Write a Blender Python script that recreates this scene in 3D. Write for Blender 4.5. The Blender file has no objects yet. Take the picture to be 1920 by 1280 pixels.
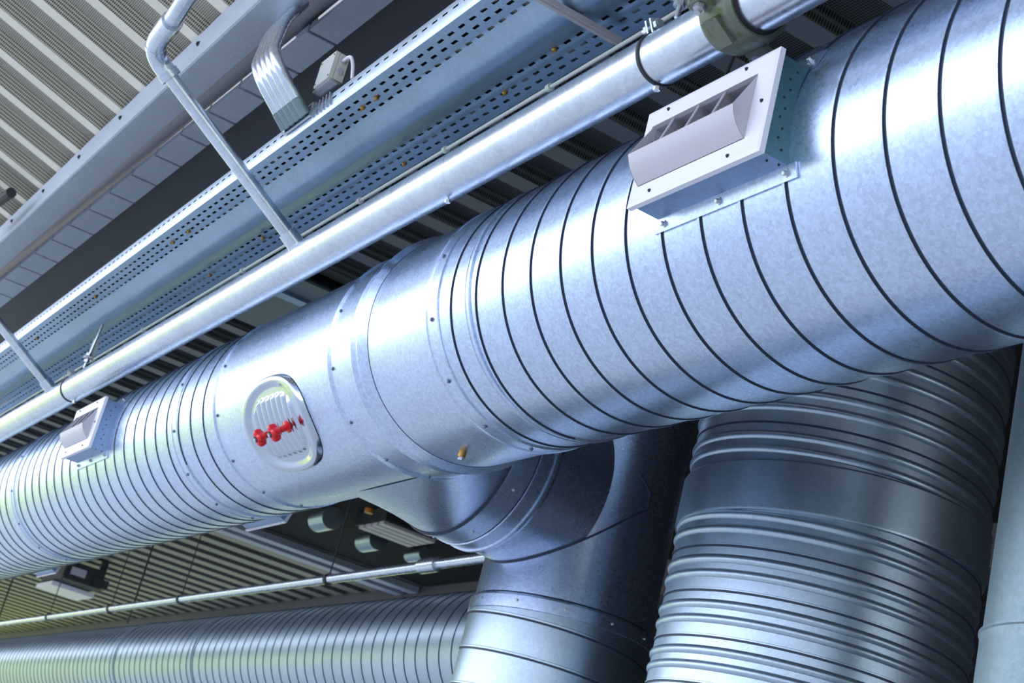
import bpy, math, random
from mathutils import Vector, Matrix
R_ = math.radians
sin, cos, pi = math.sin, math.cos, math.pi
random.seed(7)
sc = bpy.context.scene
EYE = 1.7                       # camera height above the ground; all z below are relative to the camera

# ------------------------------------------------------------------ camera
cam_d = bpy.data.cameras.new('camera'); cam = bpy.data.objects.new('camera', cam_d)
sc.collection.objects.link(cam); sc.camera = cam
cam_d.sensor_width = 36; cam_d.lens = 56.25; cam_d.clip_start = .05; cam_d.clip_end = 500
cam.matrix_world = Matrix(((-0.50805579, -0.18104751, -0.84208142, 0),
                           (-0.82785368, 0.3725335, 0.41937701, 0),
                           (0.23777638, 0.91018712, -0.33914865, EYE),
                           (0, 0, 0, 1)))
cam_d.dof.use_dof = True; cam_d.dof.focus_distance = 5.6; cam_d.dof.aperture_fstop = 6.3

# ------------------------------------------------------------------ world, sun, exposure
sc.view_settings.view_transform = 'Standard'; sc.view_settings.look = 'None'
sc.view_settings.gamma = 1; sc.view_settings.exposure = 0.22
w = bpy.data.worlds.new('sky'); sc.world = w; w.use_nodes = True
nt = w.node_tree; nt.nodes.clear()
def N(nt, t, **k):
    n = nt.nodes.new(t)
    for a, b in k.items(): setattr(n, a, b)
    return n
def math_(nt, op, a, b=None, c=None):
    n = N(nt, 'ShaderNodeMath', operation=op)
    for i, v in enumerate((a, b, c)):
        if v is None: continue
        if isinstance(v, (int, float)): n.inputs[i].default_value = v
        else: nt.links.new(v, n.inputs[i])
    return n.outputs[0]
def ramp(nt, fac, stops, interp='LINEAR'):
    n = N(nt, 'ShaderNodeValToRGB'); nt.links.new(fac, n.inputs[0]); r = n.color_ramp; r.interpolation = interp
    while len(r.elements) < len(stops): r.elements.new(.5)
    for e, (p, c) in zip(r.elements, stops): e.position = p; e.color = (*c, 1)
    return n.outputs[0]
out = N(nt, 'ShaderNodeOutputWorld'); bg = N(nt, 'ShaderNodeBackground')
tc = N(nt, 'ShaderNodeTexCoord'); sx = N(nt, 'ShaderNodeSeparateXYZ'); nt.links.new(tc.outputs['Generated'], sx.inputs[0])
nz = N(nt, 'ShaderNodeTexNoise'); nz.inputs['Scale'].default_value = 6; nz.inputs['Detail'].default_value = 4
nt.links.new(tc.outputs['Generated'], nz.inputs['Vector'])
el = math_(nt, 'ADD', sx.outputs[2], math_(nt, 'MULTIPLY', math_(nt, 'SUBTRACT', nz.outputs[0], .5), .10))
# bright hazy sky over a sunlit line of trees and grass
trees = ramp(nt, math_(nt, 'MULTIPLY_ADD', el, .5, .5),
           [(0.0, (.30, .36, .44)), (.44, (.34, .40, .44)), (.48, (1.3, 1.7, .5)), (.525, (2.0, 2.4, 1.0)), (.56, (2.8, 3.05, 3.3)), (.65, (2.4, 2.7, 3.3)), (.76, (.6, .8, 1.3)), (1.0, (.35, .55, 1.0))])
hazy = ramp(nt, math_(nt, 'MULTIPLY_ADD', sx.outputs[2], .5, .5),
           [(0.0, (.20, .26, .36)), (.42, (.30, .38, .50)), (.50, (.9, 1.0, 1.2)), (.535, (2.9, 3.1, 3.6)), (.65, (2.5, 2.8, 3.5)), (.76, (.6, .8, 1.3)), (.86, (.35, .5, .9)), (1.0, (.3, .5, .9))])
# greenery only stands at the far end of the canopy, the long side opens to hazy sky
gm = ramp(nt, math_(nt, 'MULTIPLY_ADD', sx.outputs[1], .5, .5), [(.60, (1, 1, 1)), (.68, (0, 0, 0))])
mxw = N(nt, 'ShaderNodeMix', data_type='RGBA'); gx = ramp(nt, math_(nt, 'MULTIPLY_ADD', sx.outputs[0], .5, .5), [(.42, (.25, .25, .25)), (.6, (1, 1, 1))])
nt.links.new(math_(nt, 'MULTIPLY', gm, gx), mxw.inputs[0]); nt.links.new(hazy, mxw.inputs[6]); nt.links.new(trees, mxw.inputs[7])
bx_ = ramp(nt, math_(nt, 'MULTIPLY_ADD', sx.outputs[0], .5, .5), [(.35, (.72, .72, .72)), (.6, (1, 1, 1))])
ml = N(nt, 'ShaderNodeMix', data_type='RGBA', blend_type='MULTIPLY'); ml.inputs[0].default_value = 1; nt.links.new(mxw.outputs[2], ml.inputs[6]); nt.links.new(bx_, ml.inputs[7])
nt.links.new(ml.outputs[2], bg.inputs[0]); bg.inputs[1].default_value = 1.0
nt.links.new(bg.outputs[0], out.inputs[0])
sun_d = bpy.data.lights.new('sun', 'SUN'); sun = bpy.data.objects.new('sun', sun_d); sc.collection.objects.link(sun)
sun_d.energy = 4.5; sun_d.angle = R_(2); sun_d.color = (1, .97, .92)
sun.rotation_euler = Vector((-.55, -.55, -.75)).to_track_quat('-Z', 'Y').to_euler(); sun.location = (5, 5, 12)

# ------------------------------------------------------------------ materials
def new_mat(name):
    m = bpy.data.materials.new(name); m.use_nodes = True; nt = m.node_tree
    return m, nt, nt.nodes['Principled BSDF']
def metal(name, col, rough=.34, metallic=.92, speck=.10, blot=.12, bump=.02, scale=1.0, streak=0.0, stain=None):
    m, nt, b = new_mat(name)
    tc = N(nt, 'ShaderNodeTexCoord')
    vo = N(nt, 'ShaderNodeTexVoronoi'); vo.inputs['Scale'].default_value = 90 * scale
    n1 = N(nt, 'ShaderNodeTexNoise'); n1.inputs['Scale'].default_value = 260 * scale; n1.inputs['Detail'].default_value = 3
    n2 = N(nt, 'ShaderNodeTexNoise'); n2.inputs['Scale'].default_value = 3.2; n2.inputs['Detail'].default_value = 6; n2.inputs['Roughness'].default_value = .6
    for t in (vo, n1, n2): nt.links.new(tc.outputs['Object'], t.inputs['Vector'])
    sv = N(nt, 'ShaderNodeSeparateColor'); nt.links.new(vo.outputs['Color'], sv.inputs[0])
    v = math_(nt, 'MULTIPLY_ADD', sv.outputs[0], speck, 1 - speck * .5)
    v = math_(nt, 'MULTIPLY', v, math_(nt, 'MULTIPLY_ADD', n1.outputs[0], speck * 2.2, 1 - speck * 1.1))
    v = math_(nt, 'MULTIPLY', v, math_(nt, 'MULTIPLY_ADD', n2.outputs[0], blot * 2, 1 - blot))
    mx = N(nt, 'ShaderNodeVectorMath', operation='SCALE'); mx.inputs[0].default_value = col; nt.links.new(v, mx.inputs['Scale'])
    src = mx.outputs[0]
    if stain:
        n3 = N(nt, 'ShaderNodeTexNoise'); n3.inputs['Scale'].default_value = stain[1]; n3.inputs['Detail'].default_value = 8; n3.inputs['Roughness'].default_value = .7
        nt.links.new(tc.outputs['Object'], n3.inputs['Vector'])
        f = ramp(nt, n3.outputs[0], [(stain[2], (0, 0, 0)), (min(1, stain[2] + .09), (1, 1, 1))])
        mm = N(nt, 'ShaderNodeMix', data_type='RGBA'); nt.links.new(f, mm.inputs[0]); nt.links.new(src, mm.inputs[6]); mm.inputs[7].default_value = (*stain[0], 1)
        src = mm.outputs[2]
    nt.links.new(src, b.inputs['Base Color'])
    b.inputs['Metallic'].default_value = metallic
    nt.links.new(math_(nt, 'MULTIPLY_ADD', sv.outputs[1], .04, math_(nt, 'MULTIPLY_ADD', n2.outputs[0], .10, rough - .07)), b.inputs['Roughness'])
    bp = N(nt, 'ShaderNodeBump'); bp.inputs['Strength'].default_value = bump * 2; bp.inputs['Distance'].default_value = .0002
    nt.links.new(n1.outputs[0], bp.inputs['Height']); nt.links.new(bp.outputs[0], b.inputs['Normal'])
    return m
def plain(name, col, rough=.5, metallic=0, var=.08, scale=12):
    m, nt, b = new_mat(name)
    tc = N(nt, 'ShaderNodeTexCoord'); n = N(nt, 'ShaderNodeTexNoise'); n.inputs['Scale'].default_value = scale; n.inputs['Detail'].default_value = 5
    nt.links.new(tc.outputs['Object'], n.inputs['Vector'])
    mx = N(nt, 'ShaderNodeVectorMath', operation='SCALE'); mx.inputs[0].default_value = col
    nt.links.new(math_(nt, 'MULTIPLY_ADD', n.outputs[0], var * 2, 1 - var), mx.inputs['Scale'])
    nt.links.new(mx.outputs[0], b.inputs['Base Color']); b.inputs['Roughness'].default_value = rough; b.inputs['Metallic'].default_value = metallic
    return m
def perforated(name, col, hole, pitch, rad):
    m, nt, b = new_mat(name)
    tc = N(nt, 'ShaderNodeTexCoord'); s = N(nt, 'ShaderNodeSeparateXYZ'); nt.links.new(tc.outputs['Object'], s.inputs[0])
    fx = math_(nt, 'SUBTRACT', math_(nt, 'FRACT', math_(nt, 'DIVIDE', s.outputs[0], pitch)), .5)
    fy = math_(nt, 'SUBTRACT', math_(nt, 'FRACT', math_(nt, 'DIVIDE', s.outputs[1], pitch)), .5)
    d = math_(nt, 'SQRT', math_(nt, 'ADD', math_(nt, 'MULTIPLY', fx, fx), math_(nt, 'MULTIPLY', fy, fy)))
    f = math_(nt, 'LESS_THAN', d, rad)
    mm = N(nt, 'ShaderNodeMix', data_type='RGBA'); nt.links.new(f, mm.inputs[0]); mm.inputs[6].default_value = (*col, 1); mm.inputs[7].default_value = (*hole, 1)
    nt.links.new(mm.outputs[2], b.inputs['Base Color']); b.inputs['Roughness'].default_value = .6
    return m
GALV = metal('galvanised_duct_steel', (.54, .65, .84), .29, speck=.20, blot=.10)
GALV_FIT = metal('galvanised_fitting_steel', (.56, .66, .84), .29, speck=.18, blot=.08)
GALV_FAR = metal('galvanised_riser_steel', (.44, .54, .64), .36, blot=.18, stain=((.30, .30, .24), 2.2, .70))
GALV_PIPE = metal('galvanised_pipe_steel', (.64, .70, .80), .28, blot=.22, scale=.5, stain=((.20, .26, .34), 14, .70))
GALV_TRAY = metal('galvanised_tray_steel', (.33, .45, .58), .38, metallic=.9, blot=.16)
GALV_BEAM = metal('galvanised_beam_steel', (.50, .56, .66), .55, metallic=.45, blot=.14, stain=((.28, .30, .36), 3, .68))
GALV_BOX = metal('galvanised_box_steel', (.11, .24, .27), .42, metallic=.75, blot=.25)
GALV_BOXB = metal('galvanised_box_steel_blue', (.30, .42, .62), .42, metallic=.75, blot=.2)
OLDPIPE = metal('weathered_downpipe_steel', (.22, .29, .32), .48, metallic=.7, blot=.2, scale=.6, stain=((.22, .28, .28), 30, .58))
SEAM = plain('seam_sealant_shade', (.035, .05, .09), .5)  # dark sealant, with the seams' shade and dark reflections painted into the colour
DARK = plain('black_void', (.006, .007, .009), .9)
DARKM = plain('dark_painted_steel', (.025, .03, .035), .6)
WHITE = plain('white_painted_steel', (.86, .86, .93), .35, var=.02)
GREYW = plain('pale_grey_painted_steel', (.52, .51, .56), .4, var=.03)
CREAM = plain('cream_plastic', (.62, .66, .60), .45, var=.03)
RED = plain('red_plastic', (.75, .012, .02), .3, var=.02)
CHROME = metal('polished_steel', (.52, .58, .68), .10, metallic=1, speck=.01, blot=.02, bump=0)
BOLT = metal('zinc_bolt', (.62, .66, .70), .3, speck=.03)
SCREW = metal('dull_screw', (.22, .26, .32), .4, speck=.03)
BRASS = plain('brass_screw', (.45, .26, .07), .35, .8)
CAST = metal('cast_iron_coupling', (.16, .19, .15), .5, metallic=.5, blot=.4, stain=((.10, .14, .05), 18, .55))
RUBBER = plain('black_rubber', (.01, .012, .015), .6)
SOFFIT = plain('dark_grey_panel', (.085, .088, .10), .55, var=.05, scale=2)
DECK = plain('cream_roof_deck', (.84, .80, .68), .5, var=.04)
DECKP = perforated('perforated_cream_deck', (.56, .52, .42), (.06, .055, .045), .0125, .36)
DECKG = plain('grey_roof_deck', (.17, .18, .20), .5, var=.06)
DECKGP = perforated('perforated_grey_deck', (.10, .11, .11), (.004, .005, .005), .016, .36)
DECKF = plain('olive_roof_deck', (.30, .28, .23), .5, var=.06)
DECKFD = plain('olive_roof_deck_valley', (.07, .065, .055), .6, var=.06)
CONC = plain('concrete_ground', (.32, .35, .40), .75, var=.12, scale=1.5)
GRASS = plain('grass', (.46, .52, .20), .9, var=.25, scale=3)
ORANGE = plain('orange_plastic', (.8, .25, .03), .4)
CABLE = plain('grey_cable', (.42, .42, .38), .5)

# ------------------------------------------------------------------ mesh helpers
class MB:
    def __init__(s): s.v = []; s.f = []; s.m = []
    def add(s, vs, fs, mi=0):
        o = len(s.v); s.v += [tuple(v) for v in vs]; s.f += [tuple(i + o for i in f) for f in fs]
        s.m += (mi if isinstance(mi, list) else [mi] * len(fs)); return s
    def box(s, a, b, mi=0):
        (x0, y0, z0), (x1, y1, z1) = a, b
        vs = [(x, y, z) for x in (x0, x1) for y in (y0, y1) for z in (z0, z1)]
        return s.add(vs, [(0, 1, 3, 2), (4, 6, 7, 5), (0, 4, 5, 1), (2, 3, 7, 6), (0, 2, 6, 4), (1, 5, 7, 3)], mi)
    def obox(s, c, ax, ay, az, mi=0):     # oriented box: centre and three half-axis vectors
        c, ax, ay, az = map(Vector, (c, ax, ay, az))
        vs = [c + ax * i + ay * j + az * k for i in (-1, 1) for j in (-1, 1) for k in (-1, 1)]
        return s.add(vs, [(0, 1, 3, 2), (4, 6, 7, 5), (0, 4, 5, 1), (2, 3, 7, 6), (0, 2, 6, 4), (1, 5, 7, 3)], mi)
    def tube(s, pts, r, seg=16, mi=0, caps=True):
        pts = [Vector(p) for p in pts]; n = len(pts); rr = r if isinstance(r, (list, tuple)) else [r] * n
        t0 = (pts[1] - pts[0]).normalized(); up = Vector((0, 0, 1)) if abs(t0.z) < .9 else Vector((1, 0, 0))
        e1 = t0.cross(up).normalized(); rings = []; vs = []
        for i in range(n):
            if i == 0: t = pts[1] - pts[0]
            elif i == n - 1: t = pts[-1] - pts[-2]
            else: t = (pts[i + 1] - pts[i]).normalized() + (pts[i] - pts[i - 1]).normalized()
            t.normalize(); e1 = (e1 - t * e1.dot(t)).normalized(); e2 = t.cross(e1)
            k = 1.0
            if 0 < i < n - 1:
                k = 1.0
            vs += [pts[i] + (e1 * cos(a) + e2 * sin(a)) * rr[i] * k for a in [2 * pi * j / seg for j in range(seg)]]
        fs = []
        for i in range(n - 1):
            for j in range(seg):
                a = i * seg + j; b = i * seg + (j + 1) % seg; fs.append((a, b, b + seg, a + seg))
        if caps:
            fs.append(tuple(range(seg - 1, -1, -1))); fs.append(tuple((n - 1) * seg + j for j in range(seg)))
        return s.add(vs, fs, mi)
    def lathe(s, O, a, e1, prof, seg=96, mi=0, caps=False):   # prof: (along, radius[, mat])
        O, a, e1 = Vector(O), Vector(a).normalized(), Vector(e1).normalized(); e2 = a.cross(e1)
        vs = []; full = [prof[0]]
        for p, q_ in zip(prof[:-1], prof[1:]):      # holding loops so long flat spans shade flat
            dl = math.hypot(q_[0] - p[0], q_[1] - p[1])
            if dl > .015:
                for f in (.003 / dl, 1 - .003 / dl): full.append((p[0] + (q_[0] - p[0]) * f, p[1] + (q_[1] - p[1]) * f) + tuple(p[2:]))
            full.append(q_)
        prof = full
        for p in prof:
            vs += [O + a * p[0] + (e1 * cos(t) + e2 * sin(t)) * p[1] for t in [2 * pi * j / seg for j in range(seg)]]
        fs, ms = [], []
        for i in range(len(prof) - 1):
            m_ = prof[i][2] if len(prof[i]) > 2 else mi
            for j in range(seg):
                q = i * seg + j; b = i * seg + (j + 1) % seg; fs.append((q, b, b + seg, q + seg)); ms.append(m_)
        if caps:
            fs += [tuple(range(seg - 1, -1, -1)), tuple((len(prof) - 1) * seg + j for j in range(seg))]; ms += [mi, mi]
        return s.add(vs, fs, ms)
    def helix(s, O, a, e1, s0, s1, pitch, prof, seg=96, sense=1, phase=0):
        # prof: (offset 0..pitch, radius, mat); one continuous lock-seamed strip wound from s0 to s1
        O, a, e1 = Vector(O), Vector(a).normalized(), Vector(e1).normalized(); e2 = a.cross(e1)
        turns = int(math.ceil((s1 - s0) / pitch)) + 1; np_ = len(prof); tot = turns * seg; vs = []; fs = []; ms = []
        for i in range(tot + 1):
            t = 2 * pi * i / seg * sense + phase; base = s0 + pitch * (i / seg) - pitch
            d = e1 * cos(t) + e2 * sin(t)
            for p in prof:
                al = min(max(base + p[0], s0), s1); vs.append(O + a * al + d * p[1])
        for i in range(tot):
            for k in range(np_ - 1):
                q = i * np_ + k
                pa = s0 + pitch * (i / seg) - pitch + prof[k][0]
                if pa > s1 or pa + (prof[k + 1][0] - prof[k][0]) < s0 - pitch * .02: continue
                f = (q, q + 1, q + 1 + np_, q + np_)
                fs.append(f if sense < 0 else f[::-1]); ms.append(prof[k][2])
        return s.add(vs, fs, ms)
    def grid(s, P, nu, nv, mi=0, closed=False):
        vs = [P(i / nu, j / nv) for i in range(nu + 1) for j in range(nv + 1)]
        fs = [(i * (nv + 1) + j, i * (nv + 1) + j + 1, (i + 1) * (nv + 1) + j + 1, (i + 1) * (nv + 1) + j) for i in range(nu) for j in range(nv)]
        return s.add(vs, fs, mi)
def props(o, label=None, cat=None, group=None, kind=None):
    if label: o['label'] = label
    if cat: o['category'] = cat
    if group: o['group'] = group
    if kind: o['kind'] = kind
    return o
WORLD = {}
def thing(name, loc, label, cat, group=None):
    o = bpy.data.objects.new(name, None); sc.collection.objects.link(o); o.empty_display_size = .1
    o.location = (loc[0], loc[1], loc[2] + EYE); WORLD[o.name] = Vector(loc)
    return props(o, label, cat, group)
def obj(name, mb, mats, parent=None, loc=None, sharp=24, smooth=True, label=None, fix=False):
    base = WORLD[parent.name] if parent is not None else Vector(loc or (0, 0, 0))
    me = bpy.data.meshes.new(name); me.from_pydata([tuple(Vector(v) - base) for v in mb.v], [], mb.f)
    for m in (mats if isinstance(mats, (list, tuple)) else [mats]): me.materials.append(m)
    me.polygons.foreach_set('material_index', mb.m)
    if fix:
        import bmesh
        bm = bmesh.new(); bm.from_mesh(me); bmesh.ops.remove_doubles(bm, verts=bm.verts, dist=1e-5); bmesh.ops.recalc_face_normals(bm, faces=bm.faces); bm.to_mesh(me); bm.free()
    me.polygons.foreach_set('use_smooth', [smooth] * len(me.polygons)); me.update()
    if smooth: me.set_sharp_from_angle(angle=R_(sharp))
    o = bpy.data.objects.new(name, me); sc.collection.objects.link(o)
    if parent is not None: o.parent = parent
    else: o.location = (base.x, base.y, base.z + EYE)
    WORLD[o.name] = base
    if label: o['label'] = label
    return o
def bez(pts, r, n=8):        # polyline with rounded corners; r = corner cut distance
    pts = [Vector(p) for p in pts]; out = [pts[0]]
    for i in range(1, len(pts) - 1):
        d0 = (pts[i - 1] - pts[i]); d1 = (pts[i + 1] - pts[i]); k = min(r, d0.length * .48, d1.length * .48)
        a = pts[i] + d0.normalized() * k; b = pts[i] + d1.normalized() * k
        for j in range(n + 1):
            t = j / n; out.append(a * (1 - t) ** 2 + pts[i] * 2 * t * (1 - t) + b * t * t)
    out.append(pts[-1]); return out
def smooth(P, n=6):          # Catmull-Rom
    P = [P[0] * 2 - P[1]] + P + [P[-1] * 2 - P[-2]]; out = []
    for i in range(1, len(P) - 2):
        a, b, c, d = P[i - 1:i + 3]
        for j in range(n):
            t = j / n; out.append(.5 * ((2 * b) + (c - a) * t + (2 * a - 5 * b + 4 * c - d) * t * t + (-a + 3 * b - 3 * c + d) * t ** 3))
    return out + [P[-2]]
X, Y, Z = Vector((1, 0, 0)), Vector((0, 1, 0)), Vector((0, 0, 1))
def bolt_mb(c, n, r=.008, h=.006):      # low hexagonal head with a washer
    m = MB(); n = Vector(n).normalized(); e = n.cross(Z if abs(n.z) < .9 else X).normalized()
    m.lathe(c, n, e, [(-.002, r * 1.5), (h * .3, r * 1.5), (h * .3, r)], 12, caps=True)
    m.lathe(Vector(c) + n * h * .3, n, e, [(0, r), (h, r), (h * 1.2, r * .7)], 6, caps=True); return m

# ================================================================== GROUND AND ROOF (setting)
g = MB(); g.grid(lambda u, v: (-20 + 52 * u, -40 + 160 * v, -1.7), 8, 8); obj('floor', g, CONC, loc=(0, 0, -1.7)); props(bpy.data.objects['floor'], kind='structure')
g = MB(); g.grid(lambda u, v: (-60 + 260 * u, -110 + 220 * v, -1.74), 8, 8); o = obj('floor_grass', g, GRASS, loc=(0, 0, -1.74)); props(o, kind='structure')

def deck(name, origin, rotx, x0, x1, ylen, pitch, prof, mats, phase=0):
    # trapezoidal roof sheeting, ribs along local Y, repeated along X; prof: (x, z, mat)
    m = MB(); vs = []; fs = []; ms = []; k = 0; n = int((x1 - x0) / pitch)
    for i in range(n):
        for a, b in zip(prof[:-1], prof[1:]):
            xa, xb = x0 + (i + a[0]) * pitch + phase, x0 + (i + b[0]) * pitch + phase
            vs += [(xa, 0, a[1]), (xb, 0, b[1]), (xb, ylen, b[1]), (xa, ylen, a[1])]
            fs.append((k, k + 1, k + 2, k + 3)); ms.append(a[2]); k += 4
    m.add(vs, fs, ms); me = bpy.data.meshes.new(name); me.from_pydata(m.v, [], m.f)
    for t in mats: me.materials.append(t)
    me.polygons.foreach_set('material_index', m.m)
    o = bpy.data.objects.new(name, me); sc.collection.objects.link(o)
    o.location = (0, origin[0], origin[1] + EYE); o.rotation_euler = (rotx, 0, 0); props(o, kind='structure'); return o
PROF = [(0, 0, 0), (.15, 0, 0), (.27, .085, 1), (.80, .085, 1), (.92, .0, 0), (1, 0, 0)]
deck('ceiling', (-1.70, 4.20), R_(16.9), -7.786, 18.5, 3.2, .466, PROF, [DECK, DECKP], phase=.16)
PROFG = [(0, 0, 0), (.22, 0, 0), (.32, .09, 0), (.36, .09, 1), (.86, .09, 1), (.92, .0, 0), (1, 0, 0)]
deck('ceiling_lower', (-6.2, 4.0), 0, -7.636, 32, 3.45, .508, PROFG, [DECKG, DECKGP])
PROFF = [(0, 0, 0), (.45, 0, 0), (.55, .10, 1), (.85, .10, 1), (.95, .0, 0), (1, 0, 0)]
deck('ceiling_far', (-9.2, 4.0), 0, 19.25, 50, 3.0, .62, PROFF, [DECKF, DECKFD])
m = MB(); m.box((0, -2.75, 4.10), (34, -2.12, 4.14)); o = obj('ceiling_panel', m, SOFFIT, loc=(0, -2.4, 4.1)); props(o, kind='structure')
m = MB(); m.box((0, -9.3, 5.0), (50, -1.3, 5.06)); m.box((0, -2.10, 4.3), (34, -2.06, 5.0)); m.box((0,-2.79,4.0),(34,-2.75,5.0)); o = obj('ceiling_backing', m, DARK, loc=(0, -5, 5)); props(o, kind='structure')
m = MB(); m.box((-10, 1.5, 5.15), (2.0, 9, 5.25)); o = obj('sky_blocker_rear', m, SOFFIT, loc=(-4, 5, 5.15)); props(o, kind='structure')  # unseen slab added to block sky reflections and darken the ribbed riser
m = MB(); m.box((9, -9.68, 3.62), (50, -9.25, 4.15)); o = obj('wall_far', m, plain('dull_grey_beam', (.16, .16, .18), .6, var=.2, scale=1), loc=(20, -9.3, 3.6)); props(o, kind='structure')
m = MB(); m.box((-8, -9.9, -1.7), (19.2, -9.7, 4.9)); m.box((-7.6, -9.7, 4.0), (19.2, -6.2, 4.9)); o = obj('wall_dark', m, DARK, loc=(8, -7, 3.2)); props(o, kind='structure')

# ================================================================== ROOF BEAMS
def lin(x, xa, ya, xb, yb): return ya + (yb - ya) * (x - xa) / (xb - xa)
def beam_prism(sec, xs=(2.5, 26)):       # sec(x) -> list of (y, z)
    m = MB(); a = [(xs[0], *p) for p in sec(xs[0])]; b = [(xs[1], *p) for p in sec(xs[1])]; n = len(a)
    return m.add(a + b, [(i, (i + 1) % n, n + (i + 1) % n, n + i) for i in range(n)] + [tuple(range(n))[::-1], tuple(range(n, 2 * n))])
t = thing('roof_beam', (8, -1.75, 4.0), 'wide pale grey steel beam along the edge of the cream roof deck', 'beam')
def s1(x):
    l = -lin(x, 12.4, 1.640, 7, 1.686); r = -lin(x, 12.5, 1.819, 7, 1.870)
    return [(l, 4.0), (l - .012, 3.996), (r, 4.0), (r, 4.20), (l, 4.20)]
obj('beam_body', beam_prism(s1), GALV_BEAM, t, smooth=False)
for x in (6.2, 7.15, 8.1, 8.6, 9.5, 10.4, 11.3, 12.2, 13.1):
    l = -lin(x, 12.4, 1.640, 7, 1.686)
    obj('bolt', bolt_mb((x, l + .002, 4.12), Y, .011, .008), DARKM, t)
t = thing('roof_beam', (8, -2.05, 4.0), 'narrower grey steel beam with dark cross joints, beside the dark panel', 'beam')
def s2(x):
    l = -lin(x, 12.4, 1.911, 6.8, 1.999); r = -lin(x, 12.2, 2.101, 6.7, 2.160)
    return l, r
m = MB(); x = 2.5; k = 0
while x < 26:
    step = .47; gap = .030 if 6.7 < x < 30 else .0
    a, b = x, x + step - gap
    (l0, r0), (l1, r1) = s2(a), s2(b)
    m.add([(a, l0, 4), (a, r0, 4), (b, r1, 4), (b, l1, 4), (a, l0, 4.05), (a, r0, 4.05), (b, r1, 4.05), (b, l1, 4.05)],
          [(0, 1, 2, 3), (7, 6, 5, 4), (0, 4, 5, 1), (1, 5, 6, 2), (2, 6, 7, 3), (3, 7, 4, 0)])
    x += step
obj('flange', m, GALV_BEAM, t, smooth=False)
m = MB(); (l0, r0), (l1, r1) = s2(2.5), s2(26)
m.add([(2.5, l0 - .012, 4.03), (26, l1 - .012, 4.03), (26, l1 - .012, 4.3), (2.5, l0 - .012, 4.3), (2.5, r0 + .01, 4.03), (26, r1 + .01, 4.03), (26, r1 + .01, 4.3), (2.5, r0 + .01, 4.3)], [(0, 1, 2, 3), (4, 7, 6, 5), (0, 4, 5, 1)])
obj('web', m, DARKM, t, smooth=False, label='dark web of the beam')

# ================================================================== MAIN SPIRAL DUCT
CY, CZ, RD, P = -2.765, 2.259, .5, .193
O = Vector((0, CY, CZ))
def SP(r, p=P, w=.010): return [(0, r, 0), (p - .021 - w, r, 1), (p - .020 - w, r - .002, 1), (p - .021, r - .002, 1), (p - .020, r + .0045, 0), (p - .011, r + .005, 0), (p - .008, r, 0), (p - .006, r, 0), (p, r, 0)]  # groove and near ridge face carry the painted seam shade
duct = thing('spiral_duct', (6.5, CY, CZ - RD), 'large silver spiral-seamed round duct crossing the whole picture, with inspection hatch', 'duct')
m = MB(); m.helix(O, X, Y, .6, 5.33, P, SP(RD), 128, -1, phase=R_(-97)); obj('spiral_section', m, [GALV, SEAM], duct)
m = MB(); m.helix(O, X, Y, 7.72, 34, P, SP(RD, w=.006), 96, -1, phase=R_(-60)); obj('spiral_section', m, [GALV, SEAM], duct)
b = .006
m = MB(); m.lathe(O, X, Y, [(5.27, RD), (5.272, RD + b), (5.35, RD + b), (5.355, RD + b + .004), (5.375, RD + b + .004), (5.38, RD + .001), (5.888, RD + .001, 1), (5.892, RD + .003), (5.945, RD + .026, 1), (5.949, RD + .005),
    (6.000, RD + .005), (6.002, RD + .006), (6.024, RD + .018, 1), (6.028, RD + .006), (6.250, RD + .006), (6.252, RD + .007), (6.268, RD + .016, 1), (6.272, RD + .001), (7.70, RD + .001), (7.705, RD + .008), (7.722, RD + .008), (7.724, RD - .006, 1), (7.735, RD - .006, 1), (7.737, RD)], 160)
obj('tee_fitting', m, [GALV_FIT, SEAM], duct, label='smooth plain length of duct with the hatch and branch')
def ring(s0, s1, h, name='coupling_band', mats=None, dark=True, par=None, O=O, a=X, e=Y, R=RD):
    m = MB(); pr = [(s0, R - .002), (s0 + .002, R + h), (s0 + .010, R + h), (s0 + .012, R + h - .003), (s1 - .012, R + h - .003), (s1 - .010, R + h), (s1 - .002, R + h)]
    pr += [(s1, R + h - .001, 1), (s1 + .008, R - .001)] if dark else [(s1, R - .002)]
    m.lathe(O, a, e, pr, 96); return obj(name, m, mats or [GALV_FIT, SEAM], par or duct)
ring(5.02, 5.06, .007); ring(8.27, 8.36, .008); ring(11.86, 11.93, .008)
def onduct(x, th, h=0): return Vector((x, CY + (RD + h) * cos(R_(th)), CZ + (RD + h) * sin(R_(th))))
for xs, h in ((5.31, .006), (5.925, -.002), (6.235, .005), (7.66, .001), (8.315, .005), (11.9, .005)):
    for i, th in enumerate((6, -24, -52, -78, -103)):
        tt = th + (hash(xs) % 7); n = Vector((0, cos(R_(tt)), sin(R_(tt))))
        obj('screw', bolt_mb(onduct(xs, tt, h), n, .0065, .006), SCREW, duct)
# drain plug
n = Vector((0, cos(R_(-87)), sin(R_(-87)))); pdr = onduct(5.68, -87); m = MB()
m.lathe(pdr, n, X, [(-.01, .017), (.028, .017)], 20, caps=True); obj('drain_plug', m, BRASS, duct, label='brass drain plug under the duct')
m = MB(); m.lathe(pdr + n * .026, n, X, [(0, .012), (.016, .012)], 6, caps=True); obj('plug_nut', m, BOLT, bpy.data.objects['drain_plug'])
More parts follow.
